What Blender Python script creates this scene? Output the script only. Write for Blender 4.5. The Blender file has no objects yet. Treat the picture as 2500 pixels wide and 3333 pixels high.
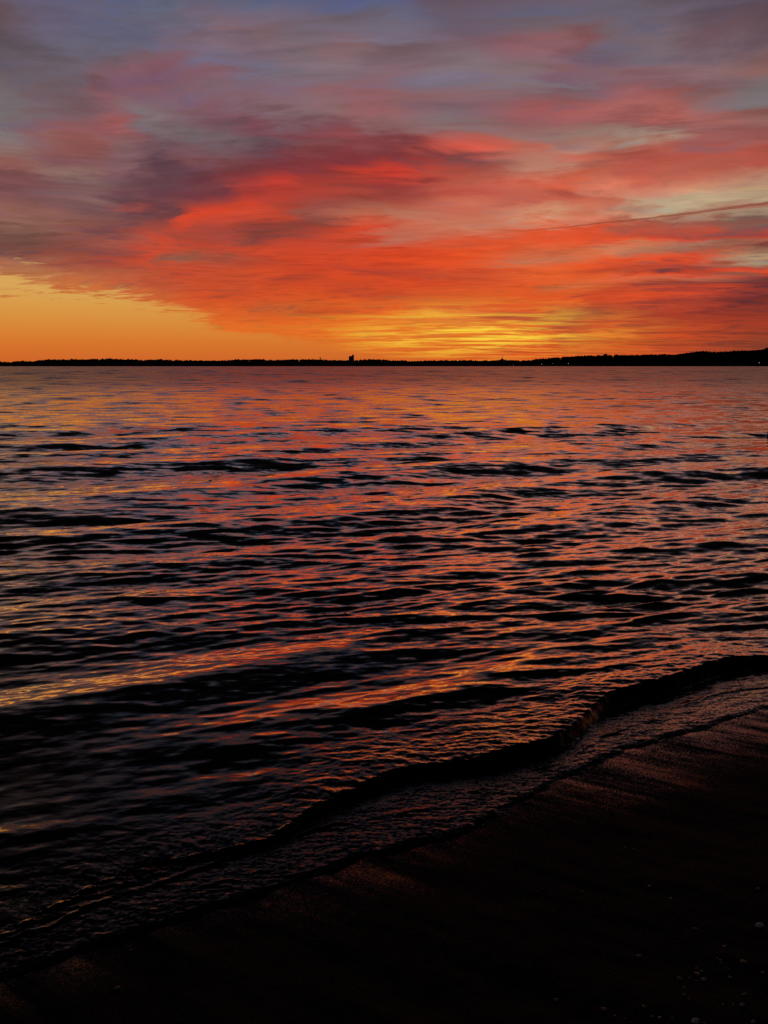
import bpy, bmesh, math, random
import numpy as np

# ------------------------------------------------------------------ camera
sc = bpy.context.scene
C = sc.collection
IW, IH, F = 2500.0, 3333.0, 2604.0          # photograph frame and focal length in its pixels
EYE = 1.62                                   # eye height above the lake level
HORIZON = 1190.6
PITCH = math.atan((IH / 2 - HORIZON) / F)

cam = bpy.data.cameras.new('camera')
cam.sensor_fit = 'VERTICAL'
cam.sensor_height = 36.0
cam.lens = 36.0 * F / IH
cam.clip_start = 0.05
cam.clip_end = 400000.0
cam_o = bpy.data.objects.new('camera', cam)
cam_o.location = (0, 0, EYE)
cam_o.rotation_euler = (math.pi / 2 - PITCH, 0, 0)
C.objects.link(cam_o)
sc.camera = cam_o


def ray(px, py):
    """world direction of a photograph pixel, used to measure where things stand"""
    dx = (px - IW / 2) / F
    dy = (IH / 2 - py) / F
    return (dx, math.cos(PITCH) + dy * math.sin(PITCH), -math.sin(PITCH) + dy * math.cos(PITCH))


def azel(px, py):
    x, y, z = ray(px, py)
    return math.degrees(math.atan2(x, y)), math.degrees(math.atan2(z, math.hypot(x, y)))


# ------------------------------------------------------------------ world: dusk sky with a sunlit cloud sheet
SUN_AZ, SUN_EL = 6.0, -2.0                   # the sun is just below the far shore


def lin(c):
    out = []
    for v in c[:3]:
        v = v / 255.0
        out.append(v / 12.92 if v <= 0.04045 else ((v + 0.055) / 1.055) ** 2.4)
    return out


class NT:
    """small helper that writes node expressions"""
    def __init__(self, tree):
        self.t = tree

    def put(self, sock, v):
        if isinstance(v, bpy.types.NodeSocket):
            self.t.links.new(v, sock)
        else:
            sock.default_value = v

    def m(self, op, a, b=None, c=None, clamp=False):
        n = self.t.nodes.new('ShaderNodeMath')
        n.operation = op
        n.use_clamp = clamp
        self.put(n.inputs[0], a)
        if b is not None:
            self.put(n.inputs[1], b)
        if c is not None:
            self.put(n.inputs[2], c)
        return n.outputs[0]

    def add(self, a, b): return self.m('ADD', a, b)
    def sub(self, a, b): return self.m('SUBTRACT', a, b)
    def mul(self, a, b): return self.m('MULTIPLY', a, b)
    def div(self, a, b): return self.m('DIVIDE', a, b)
    def ma(self, a, b, c): return self.m('MULTIPLY_ADD', a, b, c)

    def sep(self, v):
        n = self.t.nodes.new('ShaderNodeSeparateXYZ')
        self.put(n.inputs[0], v)
        return n.outputs

    def comb(self, x, y, z=0.0):
        n = self.t.nodes.new('ShaderNodeCombineXYZ')
        self.put(n.inputs[0], x)
        self.put(n.inputs[1], y)
        self.put(n.inputs[2], z)
        return n.outputs[0]

    def v(self, op, a, b=None, s=None):
        n = self.t.nodes.new('ShaderNodeVectorMath')
        n.operation = op
        self.put(n.inputs[0], a)
        if b is not None:
            self.put(n.inputs[1], b)
        if s is not None:
            self.put(n.inputs['Scale'], s)
        return n.outputs['Value'] if op in ('DOT_PRODUCT', 'LENGTH') else n.outputs[0]

    def noise(self, vec, scale=1.0, detail=4.0, rough=0.55, dist=0.0, col=False):
        n = self.t.nodes.new('ShaderNodeTexNoise')
        n.noise_dimensions = '3D'
        self.put(n.inputs['Vector'], vec)
        self.put(n.inputs['Scale'], scale)
        self.put(n.inputs['Detail'], detail)
        self.put(n.inputs['Roughness'], rough)
        self.put(n.inputs['Distortion'], dist)
        return n.outputs['Color'] if col else n.outputs[0]

    def step(self, x, lo, hi, a=0.0, b=1.0):
        n = self.t.nodes.new('ShaderNodeMapRange')
        n.interpolation_type = 'SMOOTHSTEP'
        self.put(n.inputs[0], x)
        for i, q in enumerate((lo, hi, a, b)):
            self.put(n.inputs[i + 1], q)
        return n.outputs[0]

    def mix(self, f, a, b, mode='MIX'):
        n = self.t.nodes.new('ShaderNodeMix')
        n.data_type = 'RGBA'
        n.blend_type = mode
        self.put(n.inputs[0], f)
        for s, q in ((n.inputs[6], a), (n.inputs[7], b)):
            if not isinstance(q, bpy.types.NodeSocket) and len(q) == 3:
                q = (*q, 1.0)
            self.put(s, q)
        return n.outputs[2]

    def ramp(self, f, stops, interp='B_SPLINE'):
        n = self.t.nodes.new('ShaderNodeValToRGB')
        n.color_ramp.interpolation = interp
        el = n.color_ramp.elements
        stops = sorted(stops, key=lambda q: q[0])
        while len(el) > 1:
            el.remove(el[-1])
        for i, (p, c) in enumerate(stops):
            k = el[0] if i == 0 else el.new(min(max(p, 0.0), 1.0))
            k.position = min(max(p, 0.0), 1.0)
            k.color = (*c, 1.0)
        self.put(n.inputs[0], f)
        return n.outputs[0]


# cloud colours measured down several bearings of the sky (row in the photograph, sRGB)
COLS = {
 375: '0 98 95 118|60 102 98 120|120 98 98 125|180 100 98 115|230 108 92 102|260 125 90 98|290 110 78 86|330 136 90 98|380 135 95 102|410 157 92 92|440 145 85 88|480 130 96 98|530 128 92 96|562 128 88 90|590 112 80 84|622 115 74 78|650 98 66 73|675 152 75 70|702 102 66 73|730 132 78 72|760 122 70 65|790 168 85 70|815 136 72 64|842 177 75 57|872 170 80 60|905 190 93 60|960 206 105 55|1000 210 108 50|1150 207 98 42',
 625: '0 95 102 130|60 100 105 128|120 105 100 118|170 118 96 108|220 129 88 100|260 125 85 96|300 130 90 100|350 128 101 107|390 122 95 100|430 112 99 103|470 118 85 92|510 121 76 81|540 98 62 71|570 104 59 66|602 118 60 66|640 113 58 65|672 168 65 54|702 214 70 44|742 202 70 47|775 162 71 56|802 194 72 49|840 140 90 70|872 193 75 49|912 200 78 45|950 206 80 43|985 216 90 43|1020 222 102 42|1150 215 102 38',
 875: '0 95 100 125|60 112 104 122|110 122 102 115|160 128 104 112|200 118 98 112|240 112 108 127|280 122 98 110|330 130 98 108|370 122 92 100|400 126 77 86|430 117 74 84|460 110 82 90|490 103 70 81|522 120 61 67|555 130 54 59|588 190 62 49|622 172 59 50|660 177 62 49|690 160 66 55|720 194 70 49|752 114 60 55|780 162 72 55|810 208 72 43|842 178 69 48|880 208 75 41|920 206 76 39|960 214 82 39|1000 194 90 47|1032 217 95 39|1070 225 108 38|1150 220 105 36',
 1125: '0 92 96 130|50 98 98 129|90 110 100 112|130 118 106 120|180 135 100 106|220 130 108 114|260 122 104 112|300 141 98 104|340 138 104 108|380 135 100 100|410 124 81 88|440 141 71 74|475 135 72 75|500 127 57 61|530 127 52 57|560 194 62 45|595 148 61 54|630 167 68 56|660 148 63 56|690 165 95 78|717 192 101 76|752 208 72 45|790 195 72 48|822 215 72 39|860 199 69 42|900 215 75 37|940 193 71 42|975 217 85 37|1010 204 84 38|1045 227 106 37|1080 228 118 40|1150 222 108 36',
 1875: '0 112 95 108|50 102 98 115|110 120 92 98|145 129 83 87|185 128 98 106|230 132 94 100|270 122 112 118|292 119 94 102|330 141 90 92|360 172 95 92|400 150 92 90|430 150 119 108|455 165 110 98|480 186 127 106|510 196 104 84|542 168 94 80|590 218 98 66|620 167 76 61|650 201 100 78|690 200 120 92|720 213 122 93|742 216 84 54|780 230 84 43|815 210 101 62|845 208 110 71|870 230 86 41|900 218 86 44|935 223 110 58|960 223 85 39|990 226 98 44|1012 166 84 52|1150 214 82 36',
 2125: '0 100 90 100|60 104 92 104|120 118 100 106|170 118 102 110|220 134 98 104|280 132 95 100|310 151 90 88|350 174 100 94|385 168 92 86|410 138 88 85|440 163 142 126|470 176 94 79|500 172 81 69|540 189 92 75|575 201 100 78|610 206 127 99|640 191 158 124|665 174 124 101|700 201 152 119|725 163 89 72|760 190 81 61|782 228 78 47|805 185 122 89|825 175 105 78|850 228 80 42|867 167 70 53|888 230 80 39|905 206 101 68|925 162 66 50|945 224 80 41|1020 172 67 44|1120 212 88 37',
 0: '0 98 82 88|80 100 80 84|160 96 84 92|240 96 84 90|320 112 104 108|400 115 108 110|450 132 120 116|490 138 102 96|520 146 92 85|560 124 78 78|610 118 75 80|650 134 88 86|690 145 98 88|730 138 96 82|765 114 78 68|805 116 74 65|840 165 102 78|880 182 115 75|920 195 112 65|1000 205 105 52|1150 200 95 45',
 250: '0 100 92 112|80 102 95 118|160 104 98 118|240 104 96 108|320 108 90 98|390 120 92 98|430 142 90 92|480 142 84 80|520 130 82 82|560 144 112 103|600 118 86 88|640 132 95 92|680 116 80 84|720 130 84 80|765 142 82 70|800 136 74 64|840 158 78 60|890 178 95 64|930 198 108 60|1000 208 108 50|1150 205 95 42',
 500: '0 92 100 135|80 100 98 118|160 96 96 118|200 115 92 100|240 131 92 102|280 125 85 98|320 130 90 100|370 126 110 114|420 118 100 104|475 112 82 90|520 96 68 78|560 98 66 74|610 100 64 72|645 116 68 70|685 104 64 70|725 122 66 64|760 170 75 60|800 200 74 50|840 198 75 50|885 188 80 52|930 190 84 52|970 208 102 52|1040 214 105 45|1150 210 100 40',
 750: '0 98 100 125|80 118 102 118|140 129 102 110|200 112 105 126|245 130 92 104|300 122 98 108|360 128 88 98|400 116 80 90|440 112 93 99|480 112 88 94|520 118 70 74|560 120 58 63|595 164 60 54|640 160 58 52|685 212 72 46|725 190 72 52|760 160 70 58|800 190 72 52|840 164 78 58|885 200 78 46|925 194 78 46|965 208 78 40|1010 220 94 40|1050 224 106 40|1120 220 105 38',
 1000: '0 92 96 128|80 115 104 122|160 118 104 116|200 126 105 112|250 118 108 122|300 128 98 110|360 132 105 110|400 120 90 96|440 122 66 74|480 126 75 78|520 126 56 60|560 135 54 56|600 172 62 50|640 172 66 56|680 150 74 64|705 148 80 68|742 130 66 57|775 192 68 48|810 206 72 43|850 206 70 40|890 196 68 40|930 210 76 38|965 214 84 38|1000 200 94 44|1040 224 100 36|1080 226 110 38|1150 220 105 36',
 1250: '0 90 98 138|40 100 104 135|90 112 104 120|160 118 106 122|205 116 94 102|260 128 100 110|320 142 96 102|380 148 95 98|430 135 98 100|480 130 66 70|520 126 56 60|560 205 62 45|600 150 58 54|640 146 66 60|670 165 76 62|705 184 116 92|740 202 104 78|778 188 106 84|812 208 70 40|850 218 72 36|890 182 66 44|925 220 76 36|960 192 70 42|1000 224 88 38|1040 228 110 40|1080 230 120 42|1150 222 108 38',
 1500: '0 106 88 103|60 104 92 104|120 109 89 103|180 126 96 106|220 129 111 119|260 125 108 114|310 138 100 102|350 120 92 100|400 129 110 113|440 142 100 98|490 212 88 70|530 120 70 72|562 165 80 68|600 192 90 72|632 184 80 66|662 202 108 86|700 194 104 82|742 198 122 94|780 216 84 50|820 228 82 40|860 226 82 40|900 196 76 46|940 218 82 40|980 214 86 40|1015 226 125 52|1045 228 130 48|1090 228 118 42|1160 222 98 36',
 1750: '0 110 92 104|50 99 96 116|100 112 96 104|150 144 94 98|200 134 100 108|260 130 113 117|310 126 94 100|350 158 88 88|400 142 92 92|440 150 112 103|480 186 100 84|510 180 117 99|550 186 127 106|590 208 100 76|622 194 97 79|660 190 94 74|700 208 146 112|738 222 88 52|780 230 84 43|820 214 104 64|850 206 112 76|880 230 98 46|920 226 92 44|960 222 84 38|1000 226 90 40|1028 182 76 50|1052 216 94 43|1090 226 105 40|1150 220 86 36',
 2000: '0 108 98 112|60 105 98 113|120 115 98 106|160 114 90 99|220 132 98 104|270 129 90 96|320 162 95 94|350 172 103 98|398 148 86 84|430 157 131 118|460 160 120 105|498 164 82 70|540 182 90 74|590 218 122 93|620 204 120 96|650 194 104 82|690 202 138 107|720 178 92 70|750 184 84 64|780 228 82 46|803 204 118 82|828 211 122 86|852 224 84 43|880 202 70 44|910 227 102 60|940 203 76 44|970 206 74 40|1002 170 69 47|1040 198 78 43|1090 222 105 40|1150 205 77 36',
 2250: '0 97 85 98|60 94 81 95|120 110 84 91|165 119 96 103|220 135 103 105|280 130 98 104|330 146 103 100|370 166 98 92|420 149 93 91|455 160 90 85|490 182 84 70|525 180 92 77|562 192 102 83|600 210 138 107|632 189 163 130|670 191 167 132|700 174 130 105|732 157 88 74|775 207 78 54|797 164 112 90|822 158 93 74|850 218 74 43|866 146 67 56|886 226 71 40|907 186 104 78|926 160 62 49|948 218 75 43|972 160 62 47|1005 180 64 44|1035 162 60 41|1090 206 75 37|1135 188 74 41',
 2500: '0 92 80 95|60 95 75 85|120 98 78 88|170 116 91 95|210 141 98 92|250 120 106 109|290 121 114 112|330 136 84 79|370 141 99 92|420 148 90 86|460 156 90 85|490 177 79 66|522 176 85 71|562 181 127 101|605 187 153 120|648 181 157 127|672 163 98 84|692 166 142 117|718 122 92 80|745 150 83 73|767 208 69 46|787 155 97 77|806 121 57 56|842 177 147 112|866 162 78 61|882 218 74 43|903 120 60 54|927 106 48 47|947 166 61 47|968 106 46 44|1045 165 60 39|1120 143 64 41',
}

world = bpy.data.worlds.new('World')
sc.world = world
world.use_nodes = True
wt = world.node_tree
for n in list(wt.nodes):
    wt.nodes.remove(n)
W = NT(wt)
tc = wt.nodes.new('ShaderNodeTexCoord')
dirv = W.v('NORMALIZE', tc.outputs['Generated'])
dx, dy, dz = W.sep(dirv)
az = W.mul(W.m('ARCTAN2', dx, dy), 180 / math.pi)
zc = W.m('MAXIMUM', dz, 0.0)
el = W.mul(W.m('ARCSINE', zc), 180 / math.pi)
# the cloud sheet is a level layer: seen at these plan coordinates
inv = W.div(1.0, W.add(zc, 0.06))
cx, cy = W.mul(dx, inv), W.mul(dy, inv)
swirl = W.noise(W.comb(W.mul(cx, 0.5), W.mul(cy, 0.6), 3.1), 1.0, 3.0, 0.5, col=True)
sx, sy, sz = W.sep(W.v('SUBTRACT', swirl, (0.5, 0.5, 0.5)))
cxw = W.ma(sx, 1.4, cx)
cyw = W.ma(sy, 1.1, W.ma(cx, 0.07, cy))
n_big = W.noise(W.comb(W.mul(cxw, 0.8), W.mul(cyw, 1.05), 7.7), 1.0, 5.0, 0.58)
n_mid = W.noise(W.comb(W.mul(cxw, 2.6), W.mul(cyw, 3.4), 1.3), 1.0, 6.0, 0.64)
n_fine = W.noise(W.comb(W.mul(cxw, 3.6), W.mul(cyw, 9.0), 5.9), 1.0, 6.0, 0.66)
big0, mid0, fine0 = W.sub(n_big, 0.5), W.sub(n_mid, 0.5), W.sub(n_fine, 0.5)
amp = W.ma(W.m('MINIMUM', el, 30.0), 0.085, 0.35)
elw = W.add(el, W.mul(amp, W.add(W.mul(big0, 1.3), W.ma(mid0, 1.5, W.mul(fine0, 0.9)))))
azw = W.add(az, W.ma(sx, 7.0, W.mul(mid0, 9.0)))
EMAX = 24.0
fac = W.div(elw, EMAX)
cloud = None
prev_a = None
for x, txt in sorted(COLS.items()):
    stops = []
    for s in txt.split('|'):
        y, r, g, b = map(float, s.split())
        stops.append((azel(x, y)[1] / EMAX, lin((r, g, b))))
    col = W.ramp(fac, stops, 'LINEAR')
    a = azel(x, 600)[0]
    if cloud is None:
        cloud = col
    else:
        cloud = W.mix(W.step(azw, prev_a, a), cloud, col)
    prev_a = a

# shade and glow of the streaks inside the sheet
low = W.step(el, 12.0, 3.0)
shade = W.step(W.add(W.mul(n_mid, 0.6), W.mul(n_fine, 0.4)), 0.50, 0.64)
cloud = W.mix(W.mul(shade, W.ma(low, 0.40, 0.38)), cloud, W.v('MULTIPLY', cloud, (0.42, 0.66, 1.05)))
glow = W.step(W.add(W.mul(n_big, 0.4), W.mul(n_fine, 0.6)), 0.50, 0.36)
cloud = W.mix(W.mul(glow, W.ma(low, 0.25, 0.36)), cloud, W.v('MULTIPLY', cloud, (1.25, 1.13, 1.04)))
cloud = W.v('SCALE', cloud, s=W.ma(fine0, 1.0, W.ma(mid0, 0.5, 1.0)))
# long dark bars lying low to the side of the glow
bar = W.noise(W.comb(W.mul(cxw, 0.28), W.mul(cyw, 2.0), 9.3), 1.0, 3.0, 0.55)
bar_m = W.mul(W.mul(W.step(bar, 0.50, 0.62), W.step(azw, 1.0, 20.0)), W.mul(W.step(el, 11.0, 6.0), 0.55))
cloud = W.mix(bar_m, cloud, W.v('MULTIPLY', cloud, (0.45, 0.62, 0.95)))
# gaps near the sun where the bright air behind shows through
ga = W.div(W.sub(azw, 6.0), 7.0)
ge = W.div(W.sub(el, 2.2), 1.45)
near_sun = W.m('EXPONENT', W.mul(W.add(W.mul(ga, ga), W.mul(ge, ge)), -1.0))
gap_n = W.noise(W.comb(W.mul(cxw, 0.75), W.ma(cxw, -0.10, W.mul(cyw, 1.9)), 2.2), 1.0, 5.0, 0.6)
gap = W.mul(W.step(W.add(W.mul(n_fine, 0.2), W.mul(gap_n, 0.8)), 0.43, 0.57), near_sun)
cloud = W.mix(W.m('MULTIPLY', gap, 1.15, clamp=True), cloud, lin((250, 205, 62)))

# clear air: the low strip of sky under the cloud edge
cl = [(905, 214, 164, 92), (960, 216, 164, 84), (1000, 217, 154, 72), (1050, 216, 141, 60), (1100, 216, 122, 48), (1140, 212, 110, 42), (1180, 206, 100, 42)]
clear = W.ramp(W.div(el, 10.0), [(azel(500, y)[1] / 10.0, lin((r, g, b))) for y, r, g, b in cl], 'B_SPLINE')
edge_pts = [(-900, 860), (0, 908), (250, 940), (450, 975), (600, 1015), (830, 1085), (1000, 1118), (1150, 1140), (1400, 1183), (2500, 1192)]
es = []
for x, y in edge_pts:
    a, e = azel(x, y)
    es.append(((a + 50) / 100.0, (max(e, 0) / 10.0,) * 3))
edge = W.mul(W.sep(W.ramp(W.div(W.add(azw, 50.0), 100.0), es, 'LINEAR'))[0], 10.0)
edge = W.add(edge, W.mul(W.add(W.add(mid0, W.mul(big0, 0.6)), W.mul(fine0, 0.7)), W.ma(edge, 0.9, 0.8)))
clear_m = W.mul(W.step(W.sub(edge, el), -0.42, 0.48), W.step(W.m('ABSOLUTE', az), 150.0, 70.0))
front = W.mix(clear_m, cloud, clear)

# the dome beyond: clear dusk air from the sky model, thinly veiled by the same sheet
sky = wt.nodes.new('ShaderNodeTexSky')
sky.sky_type = 'NISHITA'
sky.sun_disc = False
sky.sun_elevation = math.radians(SUN_EL)
sky.sun_rotation = math.radians(SUN_AZ)
sky.altitude = 180.0
sky.air_density = 1.0
sky.dust_density = 2.0
sky.ozone_density = 1.5
dome = W.v('SCALE', sky.outputs[0], s=0.12)
veil = W.mix(W.step(n_big, 0.40, 0.64), (0.012, 0.012, 0.019), (0.028, 0.022, 0.028))
dome = W.mix(0.55, dome, veil)
wgt = W.mul(W.step(W.m('ABSOLUTE', az), 100.0, 30.0), W.step(el, 32.0, 19.5))
full = W.mix(wgt, dome, front)
bg = wt.nodes.new('ShaderNodeBackground')
W.put(bg.inputs[0], W.v('SCALE', full, s=10.0))
bg.inputs[1].default_value = 0.1
wo = wt.nodes.new('ShaderNodeOutputWorld')
wt.links.new(bg.outputs[0], wo.inputs[0])

# ------------------------------------------------------------------ sun, already set
sl = bpy.data.lights.new('sun', 'SUN')
sl.energy = 0.45
sl.angle = math.radians(0.53)
sl.color = (1.0, 0.42, 0.28)
so = bpy.data.objects.new('sun', sl)
so.rotation_euler = (math.radians(90 - SUN_EL), 0, math.radians(180 - SUN_AZ))
C.objects.link(so)

sc.view_settings.view_transform = 'Standard'
sc.view_settings.look = 'None'
sc.view_settings.exposure = 0.0
sc.view_settings.gamma = 1.0
sc.view_settings.use_curve_mapping = False
sc.cycles.use_denoising = False
sc.cycles.max_bounces = 4
sc.cycles.glossy_bounces = 3
sc.cycles.diffuse_bounces = 2
sc.cycles.transparent_max_bounces = 12
sc.cycles.caustics_reflective = False
sc.cycles.caustics_refractive = False

rng = np.random.default_rng(11)
random.seed(11)


# ------------------------------------------------------------------ helpers
def material(name):
    m = bpy.data.materials.new(name)
    m.use_nodes = True
    t = m.node_tree
    for n in list(t.nodes):
        t.nodes.remove(n)
    o = t.nodes.new('ShaderNodeOutputMaterial')
    return m, NT(t), o


def plain(name, col, rough=0.8, spec=0.3, var=0.35, scale=8.0):
    m, n, o = material(name)
    b = n.t.nodes.new('ShaderNodeBsdfPrincipled')
    tcn = n.t.nodes.new('ShaderNodeTexCoord')
    k = n.noise(tcn.outputs['Object'], scale, 5.0, 0.6)
    lo = [c * (1 - var) for c in col]
    hi = [c * (1 + var) for c in col]
    n.put(b.inputs['Base Color'], n.mix(k, lo, hi))
    b.inputs['Roughness'].default_value = rough
    b.inputs['Specular IOR Level'].default_value = spec
    n.t.links.new(b.outputs[0], o.inputs[0])
    return m


def mesh_obj(name, verts, faces, mat=None, parent=None, smooth=False):
    me = bpy.data.meshes.new(name)
    verts = np.asarray(verts, dtype=np.float32)
    faces = np.asarray(faces, dtype=np.int32) if not isinstance(faces, list) else faces
    if isinstance(faces, np.ndarray):
        k = faces.shape[1]
        me.vertices.add(len(verts))
        me.vertices.foreach_set('co', verts.ravel())
        me.loops.add(faces.size)
        me.loops.foreach_set('vertex_index', faces.ravel())
        me.polygons.add(len(faces))
        me.polygons.foreach_set('loop_start', np.arange(0, faces.size, k, dtype=np.int32))
        if smooth:
            me.polygons.foreach_set('use_smooth', np.ones(len(faces), dtype=bool))
        me.update(calc_edges=True)
    else:
        me.from_pydata([tuple(map(float, v)) for v in verts], [], faces)
        if smooth:
            for p in me.polygons:
                p.use_smooth = True
    if mat:
        me.materials.append(mat)
    o = bpy.data.objects.new(name, me)
    o.parent = parent
    C.objects.link(o)
    return o


def tag(o, label, cat=None, group=None, kind=None):
    o['label'] = label
    if cat:
        o['category'] = cat
    if group:
        o['group'] = group
    if kind:
        o['kind'] = kind
    return o


def empty(name, loc):
    o = bpy.data.objects.new(name, None)
    o.location = loc
    o.empty_display_size = 0.1
    C.objects.link(o)
    return o


_perm = rng.permutation(1024)
_ga = rng.uniform(0, 2 * math.pi, 1024)


def pnoise(x, y, seed=0):
    """gradient noise, about -0.7..0.7"""
    xi, yi = np.floor(x).astype(np.int64), np.floor(y).astype(np.int64)
    xf, yf = x - xi, y - yi
    u, v = xf * xf * xf * (xf * (xf * 6 - 15) + 10), yf * yf * yf * (yf * (yf * 6 - 15) + 10)

    def g(ix, iy, fx, fy):
        a = _ga[_perm[(ix + seed * 71 + _perm[(iy + seed * 37) & 1023]) & 1023]]
        return np.cos(a) * fx + np.sin(a) * fy
    a = g(xi, yi, xf, yf)
    b = g(xi + 1, yi, xf - 1, yf)
    c = g(xi, yi + 1, xf, yf - 1)
    d = g(xi + 1, yi + 1, xf - 1, yf - 1)
    return (a + (b - a) * u) + ((c + (d - c) * u) - (a + (b - a) * u)) * v


def fbm(x, y, octv=4, seed=0, rough=0.5):
    s, k = 0.0, 1.0
    for i in range(octv):
        s = s + k * pnoise(x * 2 ** i + 13.1 * i, y * 2 ** i - 7.7 * i, seed + i)
        k *= rough
    return s


def sstep(x, lo, hi):
    t = np.clip((x - lo) / (hi - lo), 0, 1)
    return t * t * (3 - 2 * t)


# ------------------------------------------------------------------ shore layout, in metres along (t) and out from (s) the beach
SH = math.radians(28.0)
TD = np.array((math.cos(SH), math.sin(SH)))
ND = np.array((-math.sin(SH), math.cos(SH)))


def ground(px, py, z=0.0):
    d = ray(px, py)
    k = (EYE - z) / -d[2]
    return np.array((d[0] * k, d[1] * k))


def ts(px, py, z=0.0):
    p = ground(px, py, z)
    return float(p @ TD), float(p @ ND)


crest_px = [(0, 3000), (226, 2832), (420, 2770), (640, 2735), (866, 2696), (1050, 2570), (1250, 2478), (1574, 2440), (1777, 2400), (1883, 2304), (1973, 2236), (2192, 2184), (2380, 2118), (2500, 2122)]
base_px = [(0, 3160), (420, 2960), (700, 2840), (1000, 2700), (1250, 2610), (1500, 2512), (1792, 2450), (1905, 2362), (2056, 2276), (2343, 2192), (2500, 2170)]
film_px = [(0, 3230), (300, 3120), (700, 2990), (1000, 2890), (1200, 2800), (1440, 2770), (1600, 2690), (1808, 2560), (2003, 2462), (2252, 2385), (2400, 2345), (2500, 2312)]


def curve(pts, z):
    q = sorted(ts(x, y, z) for x, y in pts)
    return np.array([a for a, b in q]), np.array([b for a, b in q])


CREST_H = 0.075
cr = curve(crest_px, CREST_H * 0.9)
ba = curve(base_px, 0.0)
fi = curve(film_px, 0.02)


def along(c, t):
    # a smooth line through the measured points
    gx = np.linspace(c[0][0] - 0.6, c[0][-1] + 0.6, 600)
    gy = np.interp(gx, c[0], c[1])
    w_ = np.hanning(int(600 * 0.42 / (gx[-1] - gx[0])) | 1)
    gy = np.convolve(np.pad(gy, len(w_) // 2, 'edge'), w_ / w_.sum(), 'valid')
    v = np.interp(t, gx, gy)
    # beyond the measured stretch the line wanders about its mean
    m = float(np.mean(c[1]))
    out = np.maximum(np.maximum(c[0][0] - t, t - c[0][-1]), 0)
    w = 1 - np.exp(-out / 1.5)
    return v * (1 - w) + w * (m + 0.12 * np.sin(t * 1.3 + 0.6) + 0.08 * np.sin(t * 3.1))


def beach_z(t, s):
    """sand height"""
    z = np.where(s < 2.6, (2.6 - s) * 0.07, (2.6 - s) * 0.09)
    z = np.where(s < -25, 0.07 * 27.6 + (-25 - s) * 0.012, z)
    return np.maximum(z, -6.0)


# ------------------------------------------------------------------ water
m_water, n, o = material('lake_water')
geo = n.t.nodes.new('ShaderNodeNewGeometry')
P = geo.outputs['Position']
px_, py_, pz_ = n.sep(P)
dist = n.v('LENGTH', P)
rot = n.comb(n.v('DOT_PRODUCT', P, (math.cos(0.2), math.sin(0.2), 0)), n.v('DOT_PRODUCT', P, (-math.sin(0.2), math.cos(0.2), 0)), 0)
rx, ry, rz = n.sep(rot)
far = n.step(dist, 5.0, 30.0)
# wind patches of several sizes
p1 = n.noise(n.comb(n.mul(rx, 0.10), n.mul(ry, 0.30), 0.0), 1.0, 4.0, 0.6)
p2 = n.noise(n.comb(n.mul(rx, 0.010), n.mul(ry, 0.022), 4.0), 1.0, 4.0, 0.6)
p3 = n.noise(n.comb(n.mul(rx, 0.0016), n.mul(ry, 0.003), 8.0), 1.0, 4.0, 0.6)
patch = n.add(n.add(n.mul(p1, 0.4), n.mul(p2, 0.3)), n.mul(p3, 0.3))
patch = n.step(patch, 0.36, 0.64, 0.45, 1.35)
# ripples riding on the waves, from hand-wide ones to those only seen far out
wash = n.step(n.v('DOT_PRODUCT', P, (ND[0], ND[1], 0)), 2.72, 2.42)


def ripples(fx, fy, z, a, b_, c_, d, k):
    q = n.sub(n.noise(n.comb(n.mul(rx, fx), n.mul(ry, fy), z), 1.0, 2.0, 0.6), 0.5)
    g_ = n.mul(n.step(dist, a, b_), k)
    return n.mul(q, n.mul(g_, n.step(dist, d, c_)) if d else g_)


tilt = n.add(n.add(ripples(7.0, 26.0, 0.0, 1.0, 4.0, 7.0, 14.0, 0.55), ripples(2.6, 10.0, 6.0, 3.0, 8.0, 14.0, 26.0, 0.80)),
             n.add(ripples(1.3, 3.6, 2.0, 7.0, 12.0, 25.0, 50.0, 0.85), ripples(0.75, 1.3, 3.0, 13.0, 22.0, 45.0, 100.0, 1.05)))
tilt = n.add(tilt, n.add(n.add(ripples(0.42, 0.42, 4.0, 26.0, 42.0, 90.0, 220.0, 1.25), ripples(0.20, 0.12, 5.0, 55.0, 95.0, 220.0, 500.0, 1.35)),
                         ripples(0.09, 0.022, 7.0, 130.0, 240.0, 0, 0, 1.4)))
tilt = n.mul(tilt, patch)
r1 = n.v('SUBTRACT', n.noise(n.comb(n.mul(rx, 9.0), n.mul(ry, 22.0), 0.0), 1.0, 2.0, 0.5, col=True), (0.5, 0.5, 0.5))
r4 = n.v('SUBTRACT', n.noise(n.comb(n.mul(rx, 70.0), n.mul(ry, 150.0), 7.0), 1.0, 2.0, 0.6, col=True), (0.5, 0.5, 0.5))
pert = n.v('ADD', n.v('SCALE', r1, s=n.ma(far, 0.15, 0.10)), n.v('SCALE', r4, s=n.ma(wash, 0.5, 0.03)))
pert = n.v('MULTIPLY', n.v('ADD', pert, n.comb(n.mul(tilt, 0.25), tilt, 0.0)), (0.75, 1.0, 0.0))
# steep little fronts running in to the beach, in sets of several sizes
def fronts(fx, fy, z, a, b_, c_, d):
    k = n.step(n.noise(n.comb(n.mul(rx, fx), n.mul(ry, fy), z), 1.0, 3.0, 0.65), 0.44, 0.70)
    k = n.mul(k, n.step(dist, a, b_))
    return n.mul(k, n.step(dist, d, c_)) if d else k


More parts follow.
